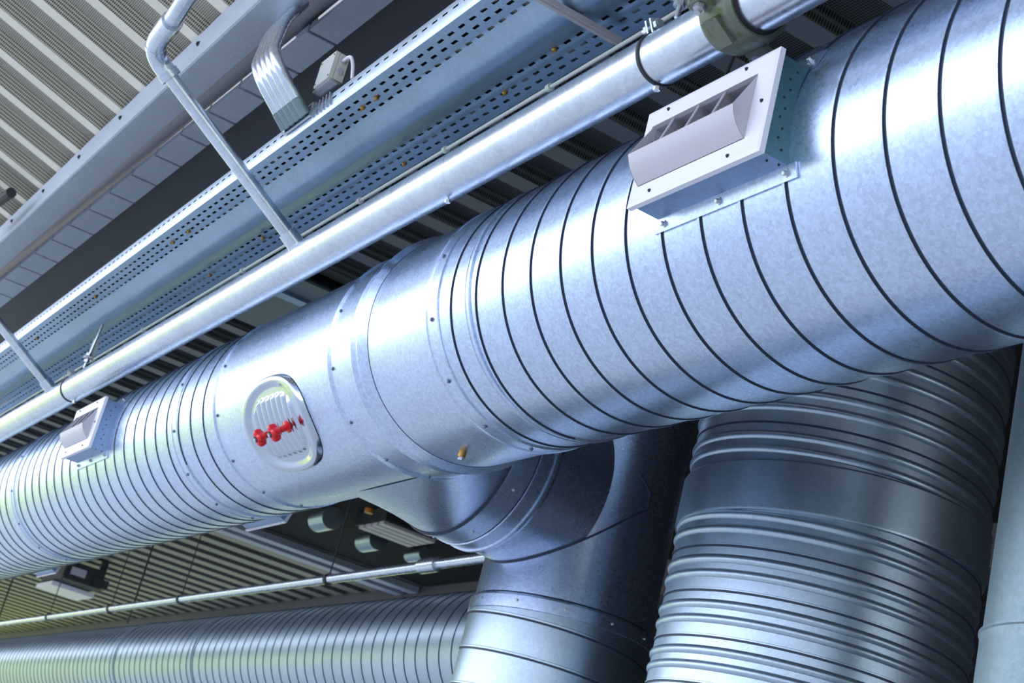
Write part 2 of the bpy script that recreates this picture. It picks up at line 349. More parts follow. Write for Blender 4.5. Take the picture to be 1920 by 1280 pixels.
# inspection hatch
XC, XA, TC, TB = 6.955, .367, R_(-42), R_(28)
def sq(u, v, n_=2.35):
    mm = max(abs(u), abs(v))
    if mm < 1e-6: return 0, 0, 0
    a, b = abs(u), abs(v); k = mm / (a ** n_ + b ** n_) ** (1 / n_)
    return u * k, v * k, mm
def hatchP(uu, vv):
    u, v, rho = sq(uu * 2 - 1, vv * 2 - 1); x = XC + XA * u; t = TC + TB * v
    if rho > .93: h = .004 + .022 * sin((1 - rho) / .07 * pi / 2)
    elif rho > .86: h = .026
    elif rho > .76: h = .026 - .020 * (rho - .86) / -.10
    else: h = .006
    # pressed ribs
    if rho < .76:
        uc = (u / .66 + 1) / 2 * 8
        if 0 <= uc <= 8:
            e = min(1, max(0, (.70 - rho) / .06)) * min(1, max(0, (.62 - abs(v)) / .08)); h += .012 * e * abs(sin(pi * uc))
    return (x, CY + (RD + h) * cos(t), CZ + (RD + h) * sin(t))
m = MB(); m.grid(hatchP, 220, 110); hatch = obj('inspection_hatch', m, CHROME, duct, sharp=50, label='polished oval hatch with pressed ribs and red knobs')
for dx in (0, .175):
    th = R_(-43.4); n = Vector((0, cos(th), sin(th))); c = onduct(6.826 + dx, -43.4, .010); m = MB()
    m.lathe(c, n, X, [(0, .030), (.012, .030), (.018, .016), (.050, .016), (.060, .022)], 24, caps=True)
    # lobed head
    vs = []; seg = 48
    prof = [(.055, .55), (.064, .92), (.078, 1.0), (.094, .95), (.102, .70), (.103, .3)]
    e2 = n.cross(X)
    for s_, k in prof:
        for j in range(seg):
            a = 2 * pi * j / seg; r = .036 * (1 + .20 * cos(4 * a)) * k; vs.append(c + n * s_ + (X * cos(a) + e2 * sin(a)) * r)
    fs = [(i * seg + j, i * seg + (j + 1) % seg, (i + 1) * seg + (j + 1) % seg, (i + 1) * seg + j) for i in range(len(prof) - 1) for j in range(seg)]
    fs.append(tuple((len(prof) - 1) * seg + j for j in range(seg))); m.add(vs, fs)
    m.lathe(c, n, X, [(.100, .015, 1), (.105, .015, 1), (.105, .012, 1)], 16, 1, caps=True)
    m.lathe(c, n, X, [(.103, .010, 2), (.112, .010, 2)], 6, 2, caps=True)
    obj('knob', m, [RED, DARKM, BOLT], hatch, label='red lobed plastic knob')
# branch boot and take-off
RC = Vector((7.40, -4.40, 2.275)); al = R_(10); ub = Vector((-sin(al), cos(al), 0)); vb = Vector((cos(al), sin(al), 0)); RB = .495
DB = .965
def boot(uu, vv):
    a = 2 * pi * vv; ce, se = cos(a), sin(a); k = 1 / (abs(ce) ** 4 + abs(se) ** 4) ** .25
    S = Vector((6.60 + .80 * ce * k, -2.87 - .10 * (1 - abs(se * k)), 2.262 + .497 * se * k)); C = RC + ub * DB + (vb * ce + Z * se) * RB
    return S.lerp(C, uu)
m = MB(); m.grid(boot, 14, 96); obj('branch_boot', m, GALV_FIT, duct, sharp=40)
m = MB()
m.lathe(RC, ub, vb, [(.30, RB - .01), (.66, RB - .01), (.685, RB), (.690, RB + .010), (.708, RB + .010), (.712, RB), (.785, RB), (.788, RB + .007), (.80, RB + .007), (.803, RB, 1), (.812, RB), (.935, RB), (.938, RB + .010), (.955, RB + .010, 1), (.975, RB + .003, 1), (.98, RB + .001)], 128)
obj('branch_collar', m, [GALV_FIT, SEAM], duct, label='short banded collar of the branch')
for a_ in (-112, -75, -40, -150):
    q = RC + ub * .87 + (vb * cos(R_(a_)) + Z * sin(R_(a_))) * RB; obj('screw', bolt_mb(q, vb * cos(R_(a_)) + Z * sin(R_(a_)), .007, .006), BOLT, duct)

# ================================================================== AIR VENTS
def vent(x0, th0, label, box_mat, group=None, detail=True):
    # built for direction +Y, then turned about the duct axis by th0
    t = thing('air_vent', (x0 + .31, CY, CZ), label, 'vent', group)
    rot = Matrix.Rotation(R_(th0), 4, 'X'); O3 = Vector((x0, CY, CZ))
    def fin(name, m, mats, par=t, **k):
        m.v = [tuple(O3 + rot @ (Vector(v))) for v in m.v]; return obj(name, m, mats, par, **k)
    # local: x 0..L, y = distance from the duct axis, z = -.16..+.16
    L, yf, h = .630, .597, .166; y0 = .45
    m = MB(); bx0, bx1, bz = .012, L - .012, h - .010
    c = [(bx0, -bz), (bx1, -bz), (bx1, bz), (bx0, bz)]
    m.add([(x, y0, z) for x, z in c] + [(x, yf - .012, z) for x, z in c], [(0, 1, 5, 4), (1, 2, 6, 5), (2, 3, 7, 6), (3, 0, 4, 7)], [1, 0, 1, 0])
    m.add([(x, y0 + .05, z) for x, z in c], [(0, 1, 2, 3)], 2)
    fin('vent_box', m, [box_mat, GALV_BOXB, DARKM], smooth=False)
    # face plate frame with rolled outer lip
    ox0, ox1, oz0, oz1 = .078, .588, -.105, .105
    m = MB(); A = [(0, -h), (L, -h), (L, h), (0, h)]; B = [(ox0, oz0), (ox1, oz0), (ox1, oz1), (ox0, oz1)]
    A2 = [(.010, -h + .010), (L - .010, -h + .010), (L - .010, h - .010), (.010, h - .010)]
    def ringq(P, yp, Q, yq, mi=0):
        for i in range(4):
            j = (i + 1) % 4; m.add([(P[i][0], yp, P[i][1]), (P[j][0], yp, P[j][1]), (Q[j][0], yq, Q[j][1]), (Q[i][0], yq, Q[i][1])], [(0, 1, 2, 3)], mi)
    ringq(A, yf - .022, A, yf - .004); ringq(A, yf - .004, A2, yf); ringq(A2, yf, B, yf); ringq(B, yf, B, yf - .018); ringq(A, yf - .022, B, yf - .022)
    plate = fin('face_plate', m, WHITE, smooth=False, fix=True)
    for bx, bz_ in ((.515, .143), (.14, .143), (.032, 0), (.14, -.140), (.515, -.138), (.598, 0)):
        fin('bolt', MB().add(*(lambda q: (q.v, q.f))(bolt_mb((bx, yf, bz_), Y, .0042, .004))), GREYW if not detail else DARKM, plate)
    # recessed throat
    m = MB(); 
    for i in range(4):
        j = (i + 1) % 4; m.add([(B[i][0], yf - .018, B[i][1]), (B[j][0], yf - .018, B[j][1]), (B[j][0], .50, B[j][1]), (B[i][0], .50, B[i][1])], [(0, 1, 2, 3)], 0)
    m.add([(x, .50, z) for x, z in B], [(0, 1, 2, 3)], 1); fin('throat', m, [GREYW, DARKM], smooth=False, label='grey recess behind the vanes')
    # curved deflector hood
    hood_p = [(yf + .001, oz0 + .002), (yf + .022, oz0 + .018), (yf + .040, oz0 + .038), (yf + .052, oz0 + .060), (yf + .060, oz0 + .084)]
    m = MB(); n_ = len(hood_p)
    for off, rev in ((0, 0), (-.003, 1)):
        vs = [(x, y + off, z - off) for x in (ox0, ox1) for y, z in hood_p]
        m.add(vs, [(i, i + 1, n_ + i + 1, n_ + i) for i in range(n_ - 1)])
    for i in (0, n_ - 1):
        y, z = hood_p[i]; m.add([(ox0, y, z), (ox1, y, z), (ox1, y - .003, z + .003), (ox0, y - .003, z + .003)], [(0, 1, 2, 3)])
    hood = fin('deflector_hood', m, GREYW if detail else WHITE, label='curved deflector blade')
    # side cheeks closing the hood
    for x in (ox0, ox1 - .003):
        m = MB()
        poly = [(yf - .015, oz0)] + hood_p + [(yf - .002, oz1 - .004), (yf - .015, oz1 - .004)]
        k = len(poly); m.add([(x, y, z) for y, z in poly] + [(x + .003, y, z) for y, z in poly], [tuple(range(k)), tuple(range(2 * k - 1, k - 1, -1))] + [(i, (i + 1) % k, k + (i + 1) % k, k + i) for i in range(k)])
        fin('cheek', m, GREYW, hood, smooth=False)
    # slanted vanes with round front edge
    for vx in (.205, .330, .455):
        m = MB(); lean = .045
        m.tube([(vx - lean + .03, yf + .052, oz0 + .080), (vx + .03, yf - .008, oz1 - .004)], .0045, 10)
        m.add([(vx - lean + .03, yf + .050, oz0 + .080), (vx + .03, yf - .010, oz1 - .002), (vx + .06, .515, oz1 - .002), (vx + .02, .515, oz0 + .02), (vx - lean + .03, yf, oz0 + .02)], [(0, 1, 2, 3, 4)])
        fin('vane', m, GREYW)
    # flanges riveted to the duct
    for s_, a0, a1 in ((0, -17.6, -22.6), (1, 17.6, 26)):
        m = MB()
        def fp(u, v, hh): t_ = R_(a0 + (a1 - a0) * v); rr = RD + .005 + hh; return (-.02 + (L + .035) * u, rr * cos(t_), rr * sin(t_))
        m.grid(lambda u, v: fp(u, v, .003), 8, 3); m.grid(lambda u, v: fp(u, v, -.004), 8, 3)
        for v in (0, 1): m.grid(lambda u, q: fp(u, v, -.004 + .007 * q), 8, 1)
        for u_ in (0, 1): m.grid(lambda u, q: fp(u_, u, -.004 + .007 * q), 3, 1)
        fl = fin('mounting_flange', m, GALV_FIT, label='bright riveted flange')
        for bx in (.02, .32, .59):
            t_ = R_((a0 + a1) / 2); n = Vector((0, cos(t_), sin(t_))); bb = bolt_mb(Vector((bx, 0, 0)) + n * (RD + .009), n, .008, .008); fin('bolt', bb, BOLT, fl)
    if detail:
        for k in range(9):      # rivets down the side of the box
            zz = .125 - k * .031; m = bolt_mb((bx0, math.sqrt(RD * RD - zz * zz) + .030 + .012 * (k % 2), zz), -X, .0026, .003); fin('rivet', m, DARKM)
        for k in range(3): fin('rivet', bolt_mb((.03 + .01 * k, .50 + .035 * k, -bz), -Z, .0028, .003), DARKM)
    return t
vent(3.205, 0, 'large white-faced vent box on the duct at upper right, nearest the camera', GALV_BOX)
vent(9.56, 0, 'small-looking white-faced vent box far along the duct at left', GALV_BOXB)
vent(8.9, -163, 'vent box on the hidden side of the duct, a sliver below it beside the branch', GALV_BOXB, detail=False)
vent(14.0, -163, 'vent box peeking out below the duct between branch and floodlight', GALV_BOXB, detail=False)
vent(19.6, -163, 'vent box peeking out below the duct just above the floodlight', GALV_BOXB, detail=False)

# ================================================================== VERTICAL RISERS
FX = Vector((7.40, -4.40, 0)); RF = .4975
t = thing('riser_duct', (7.40, -4.40, -1.7), 'smooth-topped vertical spiral duct joined to the big duct by the branch', 'duct')
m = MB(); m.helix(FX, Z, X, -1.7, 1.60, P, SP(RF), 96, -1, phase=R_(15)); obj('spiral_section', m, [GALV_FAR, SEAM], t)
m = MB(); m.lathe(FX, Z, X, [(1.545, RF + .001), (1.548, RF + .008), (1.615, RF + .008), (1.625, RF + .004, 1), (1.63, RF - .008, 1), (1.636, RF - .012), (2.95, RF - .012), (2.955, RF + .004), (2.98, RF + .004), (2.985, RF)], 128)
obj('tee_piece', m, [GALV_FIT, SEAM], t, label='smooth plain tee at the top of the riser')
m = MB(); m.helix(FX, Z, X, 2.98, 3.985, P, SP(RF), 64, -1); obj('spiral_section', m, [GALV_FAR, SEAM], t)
for a_ in (120, 150, 180, 210, 90):
    n = Vector((cos(R_(a_)), sin(R_(a_)), 0)); obj('screw', bolt_mb(FX + Z * 1.585 + n * (RF + .008), n, .007, .006), BOLT, t)
# saddle seam where the branch meets the tee
pts = []
RT = RF - .012
for i in range(73):
    a = pi + pi * i / 72 - .25 + .5 * i / 72; r = RB - .006
    # march from the riser axis out along the branch until outside the riser
    off = vb * cos(a) * r + Z * sin(a) * r; lat = vb * cos(a) * r
    base = Vector((lat.x, lat.y)); bu = base.x * ub.x + base.y * ub.y; cc = base.length_squared - (RT + .001) ** 2; D = bu * bu - cc
    if D <= 0: 
        d = .02
    else: d = -bu + math.sqrt(D)
    pts.append(RC + off + ub * max(d, .02))
m = MB(); m.tube(pts, .006, 8); obj('saddle_seam', m, SEAM, t, label='dark sealed seam line around the branch')

t = thing('riser_duct', (5.40, -4.457, -1.7), 'very wide ribbed vertical duct with a plain dark sleeve, at lower right', 'duct')
R2 = .661; p = P
def rib(c, r, w=.019, h=.011): return [(c - w * cos(pi * i / 8), r + h * sin(pi * i / 8) ** 1.5, 0) for i in range(9)]
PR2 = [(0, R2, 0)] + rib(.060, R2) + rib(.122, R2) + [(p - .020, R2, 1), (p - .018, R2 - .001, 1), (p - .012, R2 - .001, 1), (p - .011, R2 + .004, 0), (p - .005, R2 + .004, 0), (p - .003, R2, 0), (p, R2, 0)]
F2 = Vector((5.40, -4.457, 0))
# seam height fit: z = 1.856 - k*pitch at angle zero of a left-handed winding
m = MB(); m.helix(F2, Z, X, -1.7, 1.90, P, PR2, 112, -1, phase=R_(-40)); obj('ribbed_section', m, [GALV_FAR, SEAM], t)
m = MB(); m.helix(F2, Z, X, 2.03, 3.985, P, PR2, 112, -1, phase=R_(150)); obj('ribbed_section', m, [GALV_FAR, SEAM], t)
m = MB(); m.lathe(F2, Z, X, [(1.838, R2 + .002), (1.839, R2 + .017), (1.846, R2 + .018), (2.050, R2 + .018), (2.058, R2 + .014), (2.060, R2 + .002)], 128); obj('joint_sleeve', m, GALV_FAR, t, label='plain smooth joint sleeve')

t = thing('vertical_pipe', (3.27, -3.78, -1.7), 'pale grey-green smooth vertical pipe at the right edge', 'pipe')
F3 = Vector((3.27, -3.78, 0)); m = MB()
m.lathe(F3, Z, X, [(-1.7, .350), (1.14, .350), (1.165, .352), (1.170, .356), (1.178, .356), (1.180, .345), (3.985, .345)], 96); obj('pipe_body', m, OLDPIPE, t)

# ================================================================== FAR DUCT, FAR PIPE
LD = Vector((0, -5.90, 1.93))
t = thing('spiral_duct', (20, -5.90, 1.43), 'second spiral duct low in the background at bottom left, running behind the riser', 'duct')
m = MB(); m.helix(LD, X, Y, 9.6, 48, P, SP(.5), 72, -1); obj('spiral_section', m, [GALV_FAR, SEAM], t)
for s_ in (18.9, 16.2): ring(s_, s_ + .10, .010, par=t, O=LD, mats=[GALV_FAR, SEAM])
t = thing('pipe', (20, -5.62, 2.60), 'thin galvanised pipe above the background duct at lower left', 'pipe')
FP = Vector((0, -5.62, 2.615))
m = MB(); m.lathe(FP, X, Y, [(9.9, .042), (48, .042)], 20); obj('pipe_body', m, GALV_PIPE, t)
m = MB(); m.lathe(FP, X, Y, [(11.55, .042), (11.56, .062), (11.85, .062), (11.86, .042)], 24); obj('coupling', m, GALV_PIPE, t)
for s_ in (13.7, 17.8, 20.5, 23.5):
    m = MB(); m.lathe(FP, X, Y, [(s_, .043), (s_, .052), (s_ + .05, .052), (s_ + .05, .043)], 20); c = obj('pipe_hanger', m, DARKM, t)
    m = MB(); m.tube([(s_ + .025, -5.62, 2.65), (s_ + .025, -5.62, 4.0)], .007, 8); obj('hanger_rod', m, DARKM, t)

# ================================================================== SPRINKLER MAIN
PO = Vector((0, -2.142, 2.596)); PR = .084
t = thing('water_pipe', (6, -2.142, 2.51), 'bright galvanised water pipe running diagonally between cable tray and big duct', 'pipe')
m = MB(); m.lathe(PO, X, Y, [(3.42, PR - .004), (3.43, PR), (34, PR)], 64)
m.lathe(PO, X, Y, [(.6, PR), (3.36, PR), (3.37, PR - .004), (3.43, PR - .004)], 64); obj('pipe_body', m, GALV_PIPE, t)
drop = Vector((0, .851, .525)); 
for xs in (6.55, 10.75):
    m = MB(); c = Vector((xs, -2.142, 2.596)); m.lathe(c, drop, X, [(.05, .052), (.085, .044), (.15, .042), (.152, .036)], 32); obj('welded_outlet', m, GALV_PIPE, t)
# grooved coupling (two bolted cast halves)
t = thing('pipe_coupling', (3.39, -2.142, 2.48), 'olive-grey cast coupling with side bolt on the water pipe, at top right', 'pipe coupling')
m = MB(); m.lathe(PO, X, Y, [(3.320, PR + .001), (3.320, PR + .016), (3.336, PR + .026), (3.395, PR + .028), (3.450, PR + .026), (3.468, PR + .016), (3.468, PR + .001)], 48); obj('housing', m, CAST, t)
m = MB(); m.lathe(PO, X, Y, [(3.312, PR), (3.312, PR + .008), (3.476, PR + .008), (3.476, PR)], 48); obj('gasket', m, RUBBER, t)
for cth in (R_(12), R_(192)):
    n = Vector((0, cos(cth), sin(cth))); tg = Vector((0, -sin(cth), cos(cth))); c = PO + X * 3.415 + n * (PR + .034)
    for off in (-.050, .050):
        m = MB(); m.obox(c + tg * off - n * .010, X * .040, n * .030, tg * .010); obj('lug', m, CAST, t, smooth=False)
    m = MB(); pts = [c + tg * (.052 * cos(a)) + n * (.0 + .024 * sin(a)) - X * -.046 for a in [pi * i / 12 for i in range(13)]]; m.tube(pts, .007, 8); obj('lug_loop', m, CAST, t)
    m = MB(); m.tube([c - tg * .090, c + tg * .075], .011, 12); obj('bolt', m, BOLT, t)
    for off in (-.078, .060):
        m = MB(); m.lathe(c + tg * off, tg, X, [(0, .019), (.016, .019)], 6, caps=True); obj('nut', m, BOLT, t)
for th in (-58, 125):
    n = Vector((0, cos(R_(th)), sin(R_(th)))); tg = Vector((0, -n.z, n.y)); m = MB(); m.obox(PO + X * 3.40 + n * (PR + .026), X * .034, n * .012, tg * .045); obj('boss', m, CAST, t, smooth=False)
# ring clamps with bolt ears and hanger rods
for xs, lab in ((3.80, 'ring clamp with bolt around the water pipe near the vent box'), (10.38, 'ring clamp around the water pipe far left, next to the outlet')):
    t = thing('pipe_clamp', (xs, -2.142, 2.596), lab, 'clamp')
    m = MB(); m.lathe(PO, X, Y, [(xs - .006, PR), (xs - .006, PR + .005), (xs + .006, PR + .005), (xs + .006, PR)], 48); obj('ring', m, DARKM, t)
    n = Vector((0, cos(R_(62)), sin(R_(62)))); c = PO + X * xs + n * (PR + .022)
    m = MB(); m.obox(c + X * .012, X * .004, n * .024, Vector((0, -n.z, n.y)) * .018); m.obox(c - X * .012, X * .004, n * .024, Vector((0, -n.z, n.y)) * .018); obj('ear', m, GALV_PIPE, t, smooth=False)
    m = MB(); m.tube([c - X * .035, c + X * .05], .009, 10); m.lathe(c + X * .02, X, Y, [(0, .018), (.014, .018)], 6, caps=True); m.lathe(c - X * .034, X, Y, [(0, .018), (.014, .018)], 6, caps=True); obj('bolt', m, BOLT, t)
for xs, lab in ((3.66, 'threaded hanger with nuts rising from the water pipe at top'), (10.02, 'short hanger with nuts above the water pipe at far left')):
    t = thing('pipe_hanger', (xs, -2.08, 2.68), lab, 'hanger'); yb = -2.085
    m = MB(); m.tube([(xs, yb, 2.66), (xs, yb - .02, 2.99)], .008, 10); obj('rod', m, BOLT, t)
    for z_ in (2.70, 2.745): m = MB(); m.lathe((xs, yb, z_), Z, X, [(0, .019), (.016, .019)], 6, caps=True); obj('nut', m, BOLT, t)
    m = MB(); m.obox((xs, yb, 2.735), X * .030, Y * .022, Z * .004); m.obox((xs + .02, yb - .02, 2.80), X * .003, Y * .02, Z * .07); obj('bracket', m, CREAM, t, smooth=False)
for xs, th, lab in ((5.165, -58, 'small nut hanging under the water pipe at its middle'), (3.80, -58, 'small nut under the water pipe beside the vent box'), (10.3, -58, 'small nut under the water pipe at far left')):
    t = thing('hex_nut', (xs, -2.09, 2.51), lab, 'nut'); n = Vector((0, cos(R_(th - 40)), sin(R_(th - 40)))); c = PO + X * xs + n * (PR)
    m = MB(); m.tube([c, c + n * .022], .005, 8); obj('stud', m, BOLT, t); m = MB(); m.lathe(c + n * .010, n, X, [(0, .012), (.012, .012)], 6, caps=True); obj('nut_body', m, BOLT, t)

# branch pipes going up across the tray
def branch(xs, lab, elbow):
    t = thing('branch_pipe', (xs, -2.06, 2.66), lab, 'pipe')
    a = Vector((xs, -2.142, 2.596)) + drop * .12; e = Vector((xs, -2.142, 2.596)) + drop * 1.02
    if not elbow: e = Vector((xs, -2.142, 2.596)) + drop * 1.9
    m = MB(); m.tube([a, e], .033, 32); obj('pipe_body', m, OLDPIPE if False else GALV_PIPE, t)
    if elbow:
        pts = smooth([e - drop * .01, e + drop * .05, e + drop * .10 - X * .03, e + drop * .13 - X * .10, e + drop * .14 - X * .20, e + drop * .143 - X * .29])
        m = MB(); m.tube(pts, .045, 32); el = obj('elbow', m, GALV_PIPE, t, label='bent elbow fitting')
        d = drop
        m = MB(); m.tube([e - d * .025, e + d * .01], .050, 32); obj('elbow_collar', m, GALV_PIPE, el)
        q = pts[len(pts) // 2]; dd = (pts[len(pts) // 2 + 1] - pts[len(pts) // 2 - 1]).normalized(); m = MB(); m.tube([q - dd * .012, q + dd * .012], .048, 32); obj('elbow_collar', m, GALV_PIPE, el)
        q = pts[-1]; dd = (pts[-1] - pts[-2]).normalized(); m = MB(); m.tube([q - dd * .02, q + dd * .04], .048, 32); obj('elbow_collar', m, GALV_PIPE, el)
        m = MB(); m.tube([q, q + (drop * .034 - X * .37) * 9], .038, 32); obj('pipe_run', m, GALV_PIPE, t)
    return t
branch(6.55, 'slanting branch pipe with a bent elbow crossing in front of the beams', True)
branch(10.75, 'short slanting branch pipe at the left edge, without elbow in view', False)

# ================================================================== CABLE TRAY
TZ = 3.0; TL, TR = -1.838, -2.316
tray = thing('cable_tray', (6, -2.08, TZ), 'wide blue-grey perforated cable tray above the water pipe', 'cable tray')
def hy(elev): return -TZ / math.tan(R_(elev))
q = .0825 / 4; X0 = .6; NX = int((15.2 - X0) / q)
sw = .0062
rows = [(hy(57.95), 0), (hy(57.42), 2), (hy(56.87), 0), (hy(53.85), 0), (hy(53.28), 2), (hy(52.80), 0)]
ys = [TL]
for y_, k in rows: ys += [y_ + sw, y_ - sw]
mid = [ys[6]] ; cs = [hy(56.4), hy(55.9), hy(55.3), hy(54.8), hy(54.3)]
ys = ys[:7] + cs + ys[7:] + [TR]
def tz(y):    # trough: the middle is pressed slightly downwards
    a, b_ = hy(56.6), hy(54.1)
    if b_ < y < a: return TZ - .034 * sin((a - y) / (a - b_) * pi)
    return TZ
slots = {}
for i, yy in enumerate(ys[:-1]):
    for y_, k in rows:
        if abs((yy + ys[i + 1]) / 2 - y_) < 1e-4: slots[i] = k
vs = [(X0 + i * q, y_, tz(y_)) for i in range(NX + 1) for y_ in ys]; ny = len(ys); fs = []
for i in range(NX):
    for j in range(ny - 1):
        if j in slots and (i + slots[j]) % 4 < 2: continue
        a = i * ny + j; fs.append((a, a + ny, a + ny + 1, a + 1))
m = MB(); m.add(vs, fs); obj('tray_bottom', m, GALV_TRAY, tray, sharp=25)
def side(y_, z0, z1, slot):
    m = MB(); zs = [z0, z0 + .006, slot - .005, slot + .005, z1 - .004, z1]; yy = [y_, y_ + (.004 if y_ > -2 else -.004), y_ + (.004 if y_ > -2 else -.004), y_ + (.004 if y_ > -2 else -.004), y_ + (.004 if y_ > -2 else -.004), y_]; n_ = 6
    vs = [(X0 + i * q, yy[k], zs[k]) for i in range(NX + 1) for k in range(n_)]; fs = []
    for i in range(NX):
        for k in range(n_ - 1):
            if k == 2 and i % 4 < 2: continue
            a = i * n_ + k; fs.append((a, a + 1, a + 1 + n_, a + n_))
    return m.add(vs, fs)
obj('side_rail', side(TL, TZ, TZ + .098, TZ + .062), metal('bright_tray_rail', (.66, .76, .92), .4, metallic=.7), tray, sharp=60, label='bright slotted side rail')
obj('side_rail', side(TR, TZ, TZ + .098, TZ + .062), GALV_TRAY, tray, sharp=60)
m = MB(); m.box((X0, TR + .01, TZ + .100), (15.2, TL - .01, TZ + .106)); obj('tray_cover', m, DARKM, tray, smooth=False, label='dark cover over the tray')
m = MB(); m.obox((4.35, -2.05, TZ - .048), X * .018, Vector((.0, .225, 0)), Z * .010); m.obox((4.35, -2.05, TZ - .060), X * .006, Vector((.0, .225, 0)), Z * .004); obj('joint_rail', m, plain('taupe_rail', (.42, .40, .42), .45), tray, smooth=False, label='pale cross rail under the tray joint')
# cables lying in the tray, seen through the slots
for (e, r, lab, mm) in ((56.85, .012, 'pale grey cable inside the tray, seen through the upper inner slots', CABLE), (53.9, .010, 'grey cable inside the tray, seen through the lower slots', CABLE), (58.0, .006, 'thin cable inside the tray along its upper rail', GREYW)):
    pts = []
    for i in range(30):
        xx = X0 + i * .5; pts.append((xx, hy(e) + .013 * sin(i * 1.3 + e), TZ + r + .012))
    mb = MB(); mb.tube(pts, r, 8); o = obj('cable', mb, mm, loc=(6, hy(e), TZ + r)); props(o, lab, 'cable', 'cables lying in the tray')
# brass clips and cable-tie ends in the slots
for x_, e in ((5.62, 57.42), (5.75, 57.42), (5.10, 53.3), (4.66, 53.9), (6.05, 52.8), (4.02, 53.2), (7.9, 57.4), (8.15, 57.4), (9.6, 57.42), (8.4, 53.3), (11.0, 57.42), (7.55, 53.6)):
    c = Vector((x_, hy(e), TZ)); m = MB(); m.lathe(c, -Z, X, [(-.01, .012), (.006, .012), (.012, .006)], 8, caps=True); m.obox(c - Z * .012, X * .014, Y * .003, Z * .003)
    o = obj('wing_screw', m, BRASS, tray)

# conduit clipped beside the tray
t = thing('conduit', (6, -2.30, 2.93), 'thin pale conduit clipped along the lower edge of the cable tray', 'conduit')
CO = Vector((0, -2.265, 2.917)); m = MB(); m.lathe(CO, X, Y, [(.6, .008), (15.2, .008)], 16); obj('conduit_body', m, CREAM, t)
for xs in (4.78, 5.60, 6.43, 7.9, 9.6, 11.4):
    m = MB(); m.lathe(CO, X, Y, [(xs - .012, .008), (xs - .012, .015), (xs + .012, .015), (xs + .012, .008)], 16); obj('clip', m, CREAM, t)

# bundle of bent conduits
for i in range(5):
    xo = 6.165 + i * .052
    pts = bez([(xo, -1.818, 3.055), (xo + .03, -1.60, 3.262), (xo - .0 + .62, -1.760, 3.78), (xo + 1.05, -1.935, 4.15)], .26, 12)
    mb = MB(); mb.tube(pts, .026, 16, mi=0)
    lab = ['nearest tube of five bent conduits from tray rail up to the beams', 'second tube of the five bent conduits', 'middle tube of the five bent conduits', 'fourth tube of the five bent conduits', 'outermost left tube of the five bent conduits'][i]
    t = thing('bent_conduit', (xo, -1.818, 3.055), lab, 'conduit', 'bent conduits side by side'); obj('conduit_body', mb, GALV_PIPE, t)
    d = (Vector(pts[1]) - Vector(pts[0])).normalized(); mb = MB(); mb.tube([Vector(pts[0]), Vector(pts[0]) + d * .085], .0285, 16); obj('end_socket', mb, OLDPIPE, t, label='darker end socket')
t = thing('bracket_plate', (6.28, -1.828, 3.06), 'open metal bracket plate holding the bent conduits on the tray rail', 'bracket'); m = MB()
for k in range(6): m.obox((6.13 + k * .055, -1.826, 3.075), X * .004, Y * .006, Z * .030)
m.obox((6.27, -1.824, 3.105), X * .15, Y * .005, Z * .004); m.obox((6.27, -1.824, 3.045), X * .15, Y * .005, Z * .004); obj('plate', m, BOLT, t, smooth=False)

# junction box on the tray rail
bx = Vector((5.9076, -1.783, 3.14)); L3, H2, U1 = .157, .066, .128
t = thing('junction_box', (bx.x + .08, bx.y - .03, bx.z), 'pale square electrical junction box standing on the tray rail', 'junction box')
m = MB(); m.box((bx.x, bx.y - H2, bx.z), (bx.x + L3, bx.y - .020, bx.z + U1)); ob = obj('box_body', m, CREAM, t, smooth=False)
m = MB(); m.box((bx.x - .001, bx.y - .0185, bx.z - .001), (bx.x + L3 + .001, bx.y, bx.z + U1 + .001)); obj('lid', m, CREAM, t, smooth=False)
for c, n in (((bx.x, bx.y - .042, bx.z + .045), -X), ((bx.x, bx.y - .042, bx.z + .098), -X), ((bx.x + .06, bx.y - .042, bx.z), -Z)):
    m = MB(); m.lathe(c, n, Y, [(0, .017), (.002, .017), (.003, .013), (.003, .009)], 24, caps=True); obj('knockout', m, GREYW, t)
for dx, dz in ((.012, .115), (.145, .012), (.012, .012), (.145, .115)):
    m = MB(); m.lathe((bx.x + dx, bx.y, bx.z + dz), Y, X, [(0, .004), (.002, .004)], 10, caps=True); obj('lid_screw', m, DARKM, t)
mb = MB(); mb.tube(bez([(bx.x - .004, bx.y - .042, bx.z + .098), (bx.x - .07, bx.y - .045, bx.z + .10), (bx.x - .12, bx.y - .05, bx.z + .04), (bx.x - .13, bx.y - .062, bx.z - .03)], .05), .008, 12)
o = obj('cable', mb, WHITE, loc=(bx.x - .1, bx.y, bx.z)); props(o, 'short white cable curving from the junction box to the tray', 'cable')
t = thing('mounting_bracket', (5.98, -1.828, 3.09), 'slotted metal bracket under the junction box on the tray rail', 'bracket'); m = MB()
for k in range(6): m.obox((5.93 + k * .036, -1.827, 3.062), X * .004 + Z * .0, Y * .005, Z * .036 + X * .018)
m.obox((5.99, -1.815, 3.128), X * .09, Y * .025, Z * .004); obj('plate', m, BOLT, t, smooth=False)

# ================================================================== SMALL THINGS IN THE BACKGROUND
def rod(p0, p1, r, mat, name, lab, cat, **k):
    mb = MB(); mb.tube([p0, p1], r, 10); o = obj(name, mb, mat, loc=p0); return props(o, lab, cat, **k)
t = thing('roof_hanger', (4.9, -2.75, 2.9), 'black hanger rod with wire hook behind the water pipe, near the vent box', 'hanger')
m = MB(); m.tube([(4.52, -2.77, 2.76), (4.66, -3.05, 3.95)], .008, 8); obj('rod', m, DARKM, t)
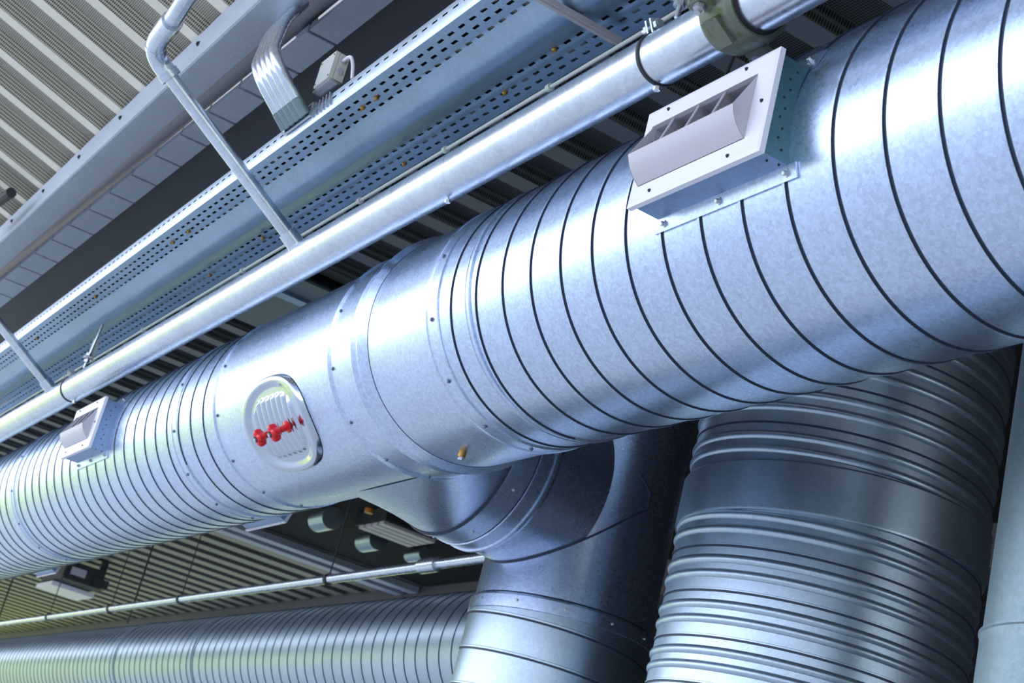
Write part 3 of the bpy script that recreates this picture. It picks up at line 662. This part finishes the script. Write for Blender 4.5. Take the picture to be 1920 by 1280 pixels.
# floodlight
def rayp(x, y, z, d): return None
t = thing('floodlight', (26.6, -6.5, 3.4), 'black floodlight with bright white lens hanging below the big duct at lower left', 'floodlight')
m = MB(); m.obox((26.3, -6.45, 3.66), X * .62, Y * .33, Z * .15); obj('housing', m, DARKM, t, smooth=False)
m = MB(); m.obox((26.75, -6.50, 3.46), X * .50, Y * .36, Z * .035); obj('lens', m, WHITE, t, smooth=False)
m = MB(); m.obox((26.0, -6.80, 3.80), X * .05, Y * .05, Z * .22); obj('mounting_arm', m, DARKM, t, smooth=False)
m = MB(); m.obox((25.9, -6.75, 3.60), X * .25, Y * .12, Z * .07); obj('bracket', m, DARKM, t, smooth=False)
m = MB(); m.obox((25.66, -6.35, 3.66), X * .02, Y * .12, Z * .06); obj('control_box', m, GREYW, t, smooth=False)
rod((21.8, -6.26, 2.66), (21.8, -6.26, 3.99), .014, DARKM, 'hanger_rod', 'thin dark hanging rod between the floodlight and the far pipe', 'rod')
rod((30.4, -6.40, 2.66), (30.4, -6.40, 3.99), .016, DARKM, 'hanger_rod', 'thin dark hanging rod at the left edge below the big duct', 'rod')
t = thing('ceiling_light', (16.2, -7.25, 3.8), 'white slatted light fitting in the dark bay below the branch duct', 'light fitting')
m = MB(); m.box((15.8, -7.62, 3.84), (16.6, -6.92, 3.99)); obj('housing', m, DARKM, t, smooth=False)
for k in range(4): m = MB(); m.box((15.86 + k * .17, -7.60, 3.80), (15.99 + k * .17, -6.94, 3.835)); obj('slat', m, plain('pinkish_white', (.8, .74, .76), .4), t, smooth=False)
for (x_, y_, r_, lab) in ((17.0, -6.68, .13, 'short round grey tube in the dark bay, nearest the big duct'), (17.27, -7.42, .12, 'short round grey tube beside the slatted light fitting'), (17.28, -8.05, .08, 'small round grey tube in the dark bay above the far pipe')):
    m = MB(); m.lathe((x_, y_, 3.985 - r_), X, Y, [(-.30, r_), (.10, r_)], 24, caps=True); o = obj('round_tube', m, GALV_FAR, loc=(x_, y_, 3.93)); props(o, lab, 'tube')
for x_, lab in ((19.30, 'pale purple-grey purlin bordering the dark bay'), (19.75, 'second pale purlin next to the dark bay border')):
    m = MB(); m.box((x_, -9.2, 3.90), (x_ + .22, -6.2, 3.985)); o = obj('purlin', m, GALV_BEAM, loc=(x_, -9.2, 3.9), smooth=False); props(o, lab, 'beam')
m = MB(); m.lathe((15.9, -6.75, 3.86), Z, X, [(0, .05), (.05, .05)], 16, caps=True); o = obj('orange_fitting', m, ORANGE, loc=(15.9, -6.75, 3.86)); props(o, 'tiny orange fitting in the dark bay under the branch boot', 'fitting')
o = rod((11.55, -1.475, 4.10), (12.4, -1.40, 4.10), .04, DARKM, 'black_pipe', 'black pipe end poking into view under the cream deck at the left edge', 'pipe')
m = MB(); m.obox((17.7, -2.90, 3.90), X * .9, Y * .02, Z * .05); o = obj('orange_strap', m, ORANGE, loc=(17.7, -2.9, 3.9), smooth=False); props(o, 'orange strap behind the water pipe at the left edge', 'strap')
# cross tray glimpsed between water pipe and big duct
t = thing('cross_tray', (10.9, -3.4, 3.86), 'dark blue-green tray crossing behind, between the water pipe and the big duct', 'cable tray')
TEAL = plain('dark_teal_steel', (.10, .15, .17), .4, .5, var=.3, scale=4)
m = MB(); m.box((10.15, -4.4, 3.86), (10.50, -2.80, 3.88)); obj('tray_plate', m, TEAL, t, smooth=False)
m = MB(); m.box((10.66, -4.4, 3.86), (11.50, -2.80, 3.88)); obj('tray_plate', m, TEAL, t, smooth=False)
m = MB(); m.box((10.50, -4.4, 3.84), (10.62, -2.80, 3.93)); obj('tray_rail', m, GALV_TRAY, t, smooth=False)
for y_ in (-4.2, -3.0): m = MB(); m.tube([(10.56, y_, 3.92), (10.56, y_, 3.999)], .008, 8); obj('hanger_rod', m, DARKM, t)
# ------------------------------------------------------------------ done
